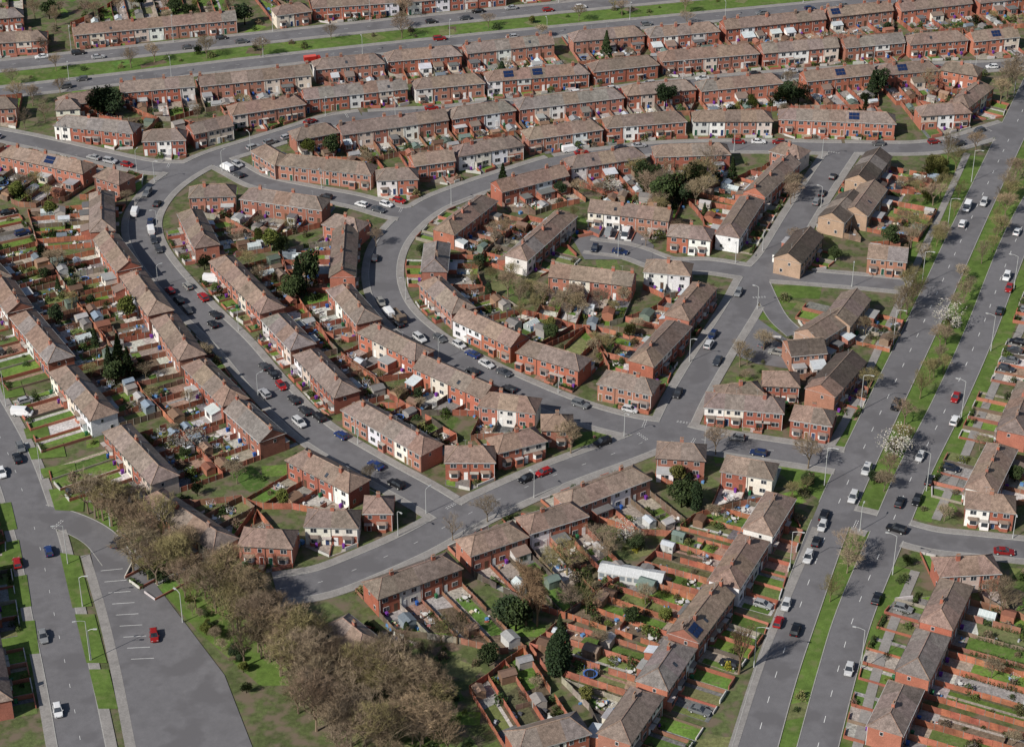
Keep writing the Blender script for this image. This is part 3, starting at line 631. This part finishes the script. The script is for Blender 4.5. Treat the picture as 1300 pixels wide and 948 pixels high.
def scatter(pts,wid,n,kinds,h0,h1,zc=.5):
    for _ in range(n):
        i=R.uniform(0,len(pts)-1.001); k=int(i); t=i-k
        u=pts[k][0]*(1-t)+pts[k+1][0]*t; v=pts[k][1]*(1-t)+pts[k+1][1]*t; h=R.uniform(h0,h1); x,y=G(u,v,h*zc)
        x+=R.uniform(-wid,wid); y+=R.uniform(-wid,wid)*1.2
        if inside_any((x,y),.6) or roadclear((x,y))<.5: continue
        tree(x,y,h,R.choice(kinds))
scatter([(105,618),(150,650),(200,686),(245,718),(290,755),(345,788),(400,808),(450,830),(490,860),(520,930)],5.8,115,['bare','bare','bare','olive'],8.5,13)
scatter([(330,800),(380,840),(430,880),(470,950)],7,40,['bare','bare','bare'],8.5,12.5)
scatter([(480,820),(520,860),(560,940)],5,16,['bare','olive'],7,10)
scatter([(165,690),(240,762),(300,835),(320,880)],1.2,22,['ever','green','small'],2,3.5)
scatter([(820,235),(850,215),(880,235),(905,250),(850,250),(890,205)],6,22,['bare','bare','bare','olive','ever'],7,11)
scatter([(625,340),(650,365),(700,375),(740,385),(785,378)],4,14,['bare','olive','small'],4,8)
scatter([(1245,215),(1190,300),(1150,390),(1105,480)],1.8,22,['bare','olive','small'],4,8)
scatter([(1300,200),(1262,290),(1212,410),(1165,515),(1118,620),(1072,750),(1030,860)],1.5,36,['bare','small','olive'],4,8)
scatter([(0,108),(200,88),(400,66),(600,46),(800,26),(1000,8)],2,12,['bare','small'],5,7)
scatter([(0,20),(150,8),(280,2)],5,14,['bare','ever'],5,8)
scatter([(1140,285),(1170,245),(1195,205)],2,14,['olive','green','bare'],3,6)
scatter([(985,215),(1020,255)],3,6,['bare'],6,9)
# ------------------------------------------------------------------ garden objects
def shedm(seed):
    r=random.Random(seed); b=MB(); w,l,h=r.uniform(1.0,1.3),r.uniform(1.1,1.6),1.95; wc=(1,1,1)
    b.box(-l,l,-w,w,.02,h,wc)
    for s in(1,-1): b.poly([(-l-.1,s*(w+.12),h-.03),(l+.1,s*(w+.12),h-.03),(l+.1,0,h+.5),(-l-.1,0,h+.5)],(.9,.95,1.05) if seed%2 else (.6,.6,.62))
    for x in(-l,l): b.poly([(x,-w,h),(x,w,h),(x,0,h+.45)],wc)
    b.box(-.4,.4,-w-.04,-w-.01,.05,1.8,(.7,.7,.7)); b.box(l*.5,l*.85,-w-.04,-w-.01,1.0,1.5,(.2,.22,.25))
    return b.mesh('shed_mesh',[M_obj])
SHED=[shedm(s) for s in range(4)]
def ghouse():
    b=MB(); l,w,h=1.8,1.2,1.5
    for x in np.linspace(-l,l,6):
        for s in(1,-1): b.box(x-.03,x+.03,s*w-.03,s*w+.03,0,h,(.75,.75,.75)); b.tube((x,s*w,h),(x,0,h+.8),.03,.03,4,(.75,.75,.75))
    for s in(1,-1):
        b.poly([(-l,s*w,0),(l,s*w,0),(l,s*w,h),(-l,s*w,h)],(.32,.36,.35)); b.poly([(-l,s*w,h),(l,s*w,h),(l,0,h+.8),(-l,0,h+.8)],(.45,.5,.5))
        b.poly([(s*l,-w,0),(s*l,w,0),(s*l,w,h),(s*l,0,h+.8),(s*l,-w,h)],(.32,.36,.35))
    return b.mesh('greenhouse_mesh',[M_any])
GH=ghouse()
def tramp():
    b=MB(); k=14
    pt=lambda r,i,z:(r*math.cos(6.2832*i/k),r*math.sin(6.2832*i/k),z)
    b.poly([pt(1.25,i,.8) for i in range(k)],(.02,.02,.02))
    for i in range(k):
        b.poly([pt(1.25,i,.8),pt(1.25,i+1,.8),pt(1.55,i+1,.82),pt(1.55,i,.82)],(.04,.12,.4)); b.tube(pt(1.55,i,.8),pt(1.55,i+1,.8),.03,.03,4,(.4,.4,.4))
        if i%2==0: b.tube(pt(1.55,i,0),pt(1.55,i,2.3),.03,.03,4,(.1,.2,.4))
    return b.mesh('trampoline_mesh',[M_any])
TRM=tramp()
def binm():
    b=MB(); b.prism([(-.22,-.28),(.22,-.28),(.22,.28),(-.22,.28)],.08,.98,(1,1,1),pt=[(-.29,-.36),(.29,-.36),(.29,.36),(-.29,.36)])
    b.prism([(-.31,-.38),(.31,-.38),(.31,.4),(-.31,.4)],.985,1.08,(.9,.9,.9),pt=[(-.25,-.3),(.25,-.3),(.25,.36),(-.25,.36)]); b.tube((-.3,.33,.1),(.3,.33,.1),.1,.1,8,(.1,.1,.1),0,True)
    return b.mesh('bin_mesh',[M_obj])
BIN=binm()
def tablem():
    b=MB(); b.prism([(.6*math.cos(a),.6*math.sin(a)) for a in np.linspace(0,6.283,9)[:-1]],.7,.75,(.6,.58,.55),0,True); b.tube((0,0,0),(0,0,.7),.05,.05,5,(.3,.3,.3))
    for a in(0.4,2,3.6,5.2):
        x,y=math.cos(a)*1.0,math.sin(a)*1.0; b.box(x-.22,x+.22,y-.22,y+.22,.42,.47,(.5,.48,.45),0,True)
        for sx in(-.2,.2):
            for sy in(-.2,.2): b.box(x+sx-.02,x+sx+.02,y+sy-.02,y+sy+.02,0,.42,(.4,.4,.4))
        u=np.array([x,y]); b.seg((u*1.2+np.array([-y,x])*.22),(u*1.2-np.array([-y,x])*.22),.04,.45,.95,(.5,.48,.45))
    return b.mesh('table_mesh',[M_any])
TBL=tablem()
def clut(seed):
    r=random.Random(seed); b=MB(); C=[(.55,.55,.53),(.3,.2,.13),(.4,.4,.42),(.1,.22,.42),(.38,.12,.08),(.15,.25,.12),(.6,.5,.35),(.08,.08,.09),(.7,.7,.7)]
    for _ in range(r.choice([3,5,7])):
        x,y=r.uniform(-1,1),r.uniform(-1,1); w,l,h=r.uniform(.12,.55),r.uniform(.12,.5),r.uniform(.15,.8); a=r.uniform(0,6.28); ca,sa=math.cos(a),math.sin(a)
        if r.random()<.4: b.tube((x,y,0),(x,y,h*.7),w*.5,w*.7,8,r.choice(C),0,True)
        else: b.prism([(x+ca*p-sa*q,y+sa*p+ca*q) for p,q in((-w,-l),(w,-l),(w,l),(-w,l))],0,h,r.choice(C),pt=[(x+ca*p-sa*q,y+sa*p+ca*q) for p,q in((-w*.9,-l*.9),(w*.9,-l*.9),(w*.9,l*.9),(-w*.9,l*.9))])
    return b.mesh('pots_mesh',[M_any])
CLT=[clut(s) for s in range(8)]
def washm():
    b=MB(); b.tube((0,0,0),(0,0,1.9),.03,.03,5,(.6,.6,.6))
    for k in range(4):
        a=k*math.pi/2+.4; b.tube((0,0,1.3),(1.3*math.cos(a),1.3*math.sin(a),1.9),.02,.02,4,(.6,.6,.6)); a2=a+math.pi/2
        for r_ in(.6,1.3): b.tube((r_*math.cos(a),r_*math.sin(a),1.85),(r_*math.cos(a2),r_*math.sin(a2),1.85),.012,.012,3,(.7,.7,.7))
    for k,c in((0,(.6,.6,.62)),(1,(.2,.3,.5)),(2,(.5,.2,.2))):
        p=np.array([math.cos(k*1.57+.4),math.sin(k*1.57+.4)])*1.25; q=np.array([math.cos(k*1.57+1.97),math.sin(k*1.57+1.97)])*1.25; m=p+(q-p)*.15; e=p+(q-p)*.55
        b.poly([(*m,1.84),(*e,1.84),(*e,1.1),(*m,1.15)],c)
    return b.mesh('rotary_dryer_mesh',[M_any])
WSH=washm()
SHC=[(.32,.2,.13),(.24,.17,.12),(.33,.14,.09),(.3,.28,.26),(.16,.2,.16),(.42,.38,.34),(.2,.12,.08),(.24,.28,.31),(.5,.5,.48)]
for x,y,a,k in spots:
    if k not in('bin','clutter') and inside_any((x,y),.45 if k!='shed' else 1.2): continue
    if roadclear((x,y))<.3: continue
    if k=='shed': put(R.choice(SHED),'garden_shed',(x,y,.03),a,R.uniform(.85,1.15),color=R.choice(SHC))
    elif k=='greenhouse': put(GH,'greenhouse',(x,y,.03),a)
    elif k=='trampoline': put(TRM,'trampoline',(x,y,.03),a,R.uniform(.7,1))
    elif k=='table': put(TBL,'garden_table_and_chairs',(x,y,.05),R.uniform(0,6),R.uniform(.8,1.1))
    elif k=='bin': put(BIN,'wheelie_bin',(x,y,.03),a,color=R.choice([(.16,.04,.28),(.16,.04,.28),(.03,.1,.35),(.03,.14,.06)]))
    elif k=='clutter': put(R.choice(CLT),'garden_pots_and_boxes',(x,y,.05),a,R.uniform(.6,1.1))
    elif k=='washing': put(WSH,'rotary_clothes_dryer',(x,y,.05),a)
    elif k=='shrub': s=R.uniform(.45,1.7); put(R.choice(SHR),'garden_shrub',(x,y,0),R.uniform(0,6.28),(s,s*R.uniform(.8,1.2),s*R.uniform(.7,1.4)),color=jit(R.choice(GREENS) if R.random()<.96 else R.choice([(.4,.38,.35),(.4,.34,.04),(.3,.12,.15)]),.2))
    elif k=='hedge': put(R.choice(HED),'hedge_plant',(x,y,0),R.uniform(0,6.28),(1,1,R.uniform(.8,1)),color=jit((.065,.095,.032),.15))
    elif k=='smalltree': tree(x,y,R.uniform(3,5.5),'small')
    elif k=='olivetree': tree(x,y,R.uniform(4,6.5),'olive')
    elif k=='evergreen': tree(x,y,R.uniform(2.5,5),'ever' if R.random()<.7 else 'green')
    elif k=='conifer': tree(x,y,R.uniform(2.5,5.5),R.choice(['cone','col']))
b=MB(); x0,y0=G(762,728); x1,y1=G(842,742); p=np.array([x0,y0]);q=np.array([x1,y1]); L=np.linalg.norm(q-p)
b.box(0,L,-2,2,0,2.1,(.5,.5,.48))
for s in(1,-1): b.poly([(-.1,s*2.1,2.05),(L+.1,s*2.1,2.05),(L+.1,0,2.9),(-.1,0,2.9)],(.5,.51,.51))
for xx in(0,L): b.poly([(xx,-2,2.1),(xx,2,2.1),(xx,0,2.85)],(.6,.6,.58))
for k in range(int(L/1.5)):
    b.box(.3+k*1.5,1.3+k*1.5,-2.05,-2.01,.8,1.8,(.2,.23,.25))
    for s in(1,-1): b.tube((k*1.5+.05,s*2.12,2.06),(k*1.5+.05,0,2.92),.04,.04,4,(.75,.75,.75))
put(b.mesh('glasshouse_mesh',[M_any]),'long_glasshouse',(x0,y0,0),math.atan2(*(q-p)[::-1]))
print('plants',time.time()-T0)
# ------------------------------------------------------------------ vehicles
def carm(kind):
    b=MB()
    if kind=='hatch': L,W,ht=4.0,.86,1.48; prof=[(-1,.55,.85),(-.93,.3,.95),(-.5,.28,.95),(.42,.28,.92),(.9,.3,.78),(1,.42,.66)]; cab=(-.96,.5,-.8,.12)
    elif kind=='saloon': L,W,ht=4.5,.88,1.43; prof=[(-1,.5,.85),(-.95,.3,.98),(-.6,.28,.98),(.4,.28,.92),(.92,.3,.76),(1,.42,.64)]; cab=(-.78,.45,-.5,.08)
    elif kind=='suv': L,W,ht=4.5,.92,1.68; prof=[(-1,.6,1.0),(-.95,.36,1.08),(-.5,.34,1.06),(.45,.34,1.04),(.92,.36,.92),(1,.5,.78)]; cab=(-.96,.5,-.86,.16)
    else: L,W,ht=5.2,.98,2.1; prof=[(-1,.5,1.3),(-.98,.35,1.35),(-.3,.33,1.3),(.6,.33,1.15),(.92,.36,.95),(1,.5,.8)]; cab=(-.99,.82,-.98,.4)
    hl=L/2; rings=[]
    for x,z0,z1 in prof:
        e=W*(1 if abs(x)<.9 else (.94 if abs(x)<.97 else .82)); rings.append([(x*hl,-e*.96,z0),(x*hl,-e,(z0+z1)/2),(x*hl,-e*.93,z1),(x*hl,e*.93,z1),(x*hl,e,(z0+z1)/2),(x*hl,e*.96,z0)])
    for r0,r1 in zip(rings[:-1],rings[1:]):
        for i in range(5): b.poly([r0[i],r1[i],r1[i+1],r0[i+1]])
    b.poly(rings[0][::-1]); b.poly(rings[-1])
    x0,x1,t0,t1=[c*hl for c in cab]
    zb={'hatch':.93,'saloon':.95,'suv':1.05,'van':1.2}[kind]; wb,wt=W*.92,W*(.74 if kind!='van' else .86); zt=ht
    z0b=zb; zf=zb-.06
    P=[(x0,-wb,z0b),(x1,-wb,zf),(x1,wb,zf),(x0,wb,z0b)]; Q=[(t0,-wt,zt-.04),(t1,-wt,zt-.02),(t1,wt,zt-.02),(t0,wt,zt-.04)]
    g=1 if kind!='van' else 0
    b.poly([P[0],P[1],Q[1],Q[0]],mat=g); b.poly([P[2],P[3],Q[3],Q[2]],mat=g); b.poly([P[1],P[2],Q[2],Q[1]],mat=1); b.poly([P[3],P[0],Q[0],Q[3]],mat=g)
    if kind=='van':
        for s in(1,-1): y=s*(W*.93); b.poly([(x1*.45,y*.985,1.3),(x1*.88,y*.97,1.3),(t1+.05,y*.925,1.85),(x1*.45,y*.93,1.85)],mat=1)
    b.poly([Q[0],Q[1],(t1-.2,-wt*.7,zt+.02),(t0+.2,-wt*.7,zt+.02)]); b.poly([(t0+.2,-wt*.7,zt+.02),(t1-.2,-wt*.7,zt+.02),(t1-.2,wt*.7,zt+.02),(t0+.2,wt*.7,zt+.02)])
    b.poly([Q[2],Q[3],(t0+.2,wt*.7,zt+.02),(t1-.2,wt*.7,zt+.02)]); b.poly([Q[1],Q[2],(t1-.2,wt*.7,zt+.02),(t1-.2,-wt*.7,zt+.02)]); b.poly([Q[3],Q[0],(t0+.2,-wt*.7,zt+.02),(t0+.2,wt*.7,zt+.02)])
    if kind!='van':
        for s in(1,-1):
            for f in(0,.5,1):
                xa=P[0][0]+(P[1][0]-P[0][0])*f; xb=Q[0][0]+(Q[1][0]-Q[0][0])*f
                b.tube((xa,s*(wb+.01),zb-.03),(xb,s*(wt+.01),zt-.02),.045,.045,4)
    for s in(1,-1):
        for x in(-.62,.62):
            b.tube((x*hl,s*(W-.2),.33),(x*hl,s*(W+.015),.33),.33,.33,12,mat=2,cap=True); b.tube((x*hl,s*(W+.012),.33),(x*hl,s*(W+.025),.33),.2,.19,8,mat=3,cap=True)
        b.box(hl*.93,hl*1.0,s*W*.62-.16,s*W*.62+.16,.58,.72,mat=3); b.box(-hl*1.005,-hl*.95,s*W*.68-.12,s*W*.68+.12,.72,.88,mat=4)
        b.box(x1*.8-.1,x1*.8+.05,W-.02 if s>0 else -W-.16,W+.16 if s>0 else -W+.02,zb,zb+.13)
    return b.mesh(kind+'_mesh',[M_paint,M_glass,M_black,M_metal,M_red])
CM={k:carm(k) for k in('hatch','saloon','suv','van')}
CC=[(.01,.01,.012),(.02,.02,.022),(.03,.03,.032),(.5,.5,.5),(.65,.65,.65),(.2,.205,.21),(.09,.092,.095),(.3,.305,.31),(.2,.012,.012),(.36,.36,.37),(.012,.025,.08),(.035,.04,.05),(.05,.05,.055),(.25,.24,.22),(.015,.02,.035),(.25,.012,.01),(.14,.145,.15),(.06,.065,.075)]
DC=dict(enumerate([(.01,.01,.012),(.3,.015,.015),(.03,.03,.035),(.5,.5,.5),(.7,.7,.7)])); DC[8]=(.3,.012,.012); DC[10]=(.015,.035,.13)
placed=[]
def car(x,y,a,z=.09,kind=None,col=None):
    for q in placed:
        if (q[0]-x)**2+(q[1]-y)**2<3.6**2: return
    if inside_any((x,y),1.0): return
    placed.append((x,y,a))
    k=kind or R.choice(['hatch','hatch','hatch','saloon','saloon','suv','van' if R.random()<.3 else 'hatch'])
    c=col or R.choice(CC)
    if k=='van' and col is None: c=R.choice([(.7,.7,.7),(.7,.7,.7),(.25,.26,.27)])
    put(CM[k],'parked_van' if k=='van' else 'parked_car',(x,y,z),a,color=c)
def nearest(x,y):
    d,q=segd(np.array((x,y)),SA_,SB_); k=int(np.argmin(d-SW_)); t=SB_[k]-SA_[k]; return math.atan2(t[1],t[0])
for u,v,s in [(1137,515,0),(1100,597,3),(1083,632,3),(1046,655,0),(1044,668,3),(1036,688,0),(1026,708,3),(1043,708,0),(1010,800,0),(998,768,3),(1142,638,0),(1168,580,3),(1164,635,0),(1138,672,0),(1113,760,0),(1078,850,3),(1213,505,1),(1212,535,4),(1180,610,0),(1222,285,4),(1249,258,3),(1291,295,4),(1278,352,4),(1281,366,1),(1269,395,0),(988,790,8),(62,700,10),(22,582,0),(2,600,4),(22,715,8),(590,160,8),(507,255,8),(258,378,8),(270,412,0),(347,475,0),(357,490,8),(380,537,3),(433,553,10),(405,530,0),(477,591,10),(488,588,3),(503,615,0),(533,430,3),(583,438,3),(600,450,10),(668,608,0),(690,600,8),(765,562,0),(800,520,3),(812,520,3),(825,518,4),(838,517,4),(800,452,0),(900,438,3)]:
    x,y=G(u,v,.5); car(x,y,nearest(x,y)+(math.pi if R.random()<.5 else 0),kind=R.choice(['hatch','saloon','suv']),col=DC[s])
x,y=G(270,354,1); placed.append((x,y,0)); put(CM['van'],'parked_van',(x,y,.17),nearest(x,y)+.9,color=(.75,.75,.75))
x,y=G(724,189,1); car(x,y,nearest(x,y),kind='van',col=(.75,.75,.75)); x,y=G(28,523,1); car(x,y,nearest(x,y)+1,z=.2,kind='van',col=(.75,.75,.75))
x,y=G(1228,262,1); car(x,y,nearest(x,y),kind='van',col=(.75,.75,.75))
for i,r in enumerate(roads):
    P=r['p']; n,t=normals(P)
    if r['d']<=0: continue
    for s in(1,-1):
        k=2
        while k<len(P)-2:
            if R.random()<r['d']*.8:
                p=P[k]+n[k]*s*(r['w']/2-1.15)
                if roadclear(p,i)>4: car(p[0],p[1],math.atan2(t[k][1],t[k][0])+(math.pi if R.random()<.5 else 0)+R.uniform(-.03,.03),z=.05+.004*i)
            k+=3
for x,y,a,k in cars: car(x,y,a+R.uniform(-.06,.06),z=.08)
for u,v in [(770,300),(790,300),(755,318),(985,450),(1000,445),(970,440),(150,692),(158,688),(196,810),(1140,240),(1120,250)]:
    x,y=G(u,v); car(x,y,R.uniform(0,6),z=.155)
def lorry(red):
    b=MB(); c=(.35,.02,.015) if red else (.16,.12,.09)
    b.box(-3.5,3.2,-.4,.4,.6,.85,(.05,.05,.05),0,True)
    b.prism([(1.7,-1.15),(3.4,-1.15),(3.4,1.15),(1.7,1.15)],.55,2.5,c,pt=[(1.75,-1.1),(3.15,-1.1),(3.15,1.1),(1.75,1.1)])
    b.poly([(3.41,-.95,1.45),(3.41,.95,1.45),(3.22,.9,2.3),(3.22,-.9,2.3)],(.03,.03,.04))
    b.box(-3.6,1.5,-1.2,1.2,.86,1.05,(.1,.09,.08),0,True)
    for s in(-1.2,1.14): b.box(-3.6,1.5,s,s+.06,1.051,1.6 if not red else 2.9,c)
    b.box(-3.6,-3.54,-1.13,1.13,1.051,1.6 if not red else 2.9,c); b.box(1.44,1.5,-1.13,1.13,1.051,1.9 if not red else 2.9,c)
    if red: b.box(-3.6,1.5,-1.2,1.2,2.901,2.96,(.6,.1,.08))
    for x in(-2.4,2.4):
        for s in(1,-1): b.tube((x,s*.85,.48),(x,s*1.15,.48),.48,.48,12,(.02,.02,.02),0,True)
    return b.mesh('lorry_mesh',[M_any])
for u,v,rd in((505,402,False),(397,76,True)):
    x,y=G(u,v,1); put(lorry(rd),'flatbed_lorry' if not rd else 'box_lorry',(x,y,.1),nearest(x,y),1 if not rd else .8)
# ------------------------------------------------------------------ street lamps
def lampm(h,arm):
    b=MB(); b.tube((0,0,0),(0,0,h*.18),.13,.11,8,mat=0); b.tube((0,0,h*.18),(0,0,h),.09,.06,8,mat=0)
    b.tube((0,0,h),(arm*.6,0,h+.35),.05,.045,6); b.tube((arm*.6,0,h+.35),(arm,0,h+.4),.045,.045,6)
    b.box(arm,arm+.7,-.14,.14,h+.33,h+.46,mat=0); b.box(arm+.1,arm+.6,-.1,.1,h+.27,h+.329,mat=1,bottom=True)
    return b.mesh('lamp_mesh',[M_metal,M_lamp])
LM={0:lampm(6.5,1.0),1:lampm(10,1.8)}
for i,r in enumerate(roads):
    P=r['p']; n,t=normals(P); big=r['n'] in('dual_carriageway',) or i in(10,14); step=16 if not big else 17; s=1
    if i in(16,17): continue
    for k in range(5,len(P)-3,step):
        s=-s if not big else (-1 if i==12 else 1)
        p=P[k]+n[k]*s*(r['w']/2+.6)
        if roadclear(p,i)<.8 or inside_any(p,.3): continue
        d=-n[k]*s; put(LM[1 if big else 0],'street_lamp',(p[0],p[1],.0),math.atan2(d[1],d[0]))
for u,v,a in((140,668,2.5),(116,838,0),(105,770,0),(128,640,3),(232,790,2.4)):
    x,y=G(u,v); put(LM[0],'street_lamp',(x,y,0),a,1.15)
# ------------------------------------------------------------------ light, sky, camera
sd=Vector((-.76,-.65,0)).normalized(); el=math.radians(38)
sv=Vector((sd.x*math.cos(el),sd.y*math.cos(el),math.sin(el)))
sl=bpy.data.lights.new('sun','SUN'); sl.energy=5.0; sl.angle=math.radians(.5); sl.color=(1,.955,.885)
so=bpy.data.objects.new('sun',sl); so.rotation_euler=(-sv).to_track_quat('-Z','Y').to_euler(); COL.objects.link(so)
w=bpy.data.worlds.new('World'); scene.world=w; w.use_nodes=True; nt=w.node_tree; bg=nt.nodes['Background']
sk=nt.nodes.new('ShaderNodeTexSky'); sk.sky_type='NISHITA'; sk.sun_disc=False; sk.sun_elevation=el; sk.sun_rotation=math.atan2(sd.x,sd.y)
nt.links.new(sk.outputs[0],bg.inputs[0]); bg.inputs[1].default_value=.075
cam=bpy.data.cameras.new('camera'); cam.sensor_width=36; cam.lens=36*F/1300; cam.clip_end=12000; cam.clip_start=1
co=bpy.data.objects.new('camera',cam); co.location=(0,0,H); co.rotation_euler=(math.radians(90)-PITCH,0,0); COL.objects.link(co); scene.camera=co
scene.view_settings.view_transform='Standard'; scene.view_settings.look='None'; scene.view_settings.exposure=0
print('done',time.time()-T0,'objects',len(bpy.data.objects),'cars',len(placed),'spots',len(spots))
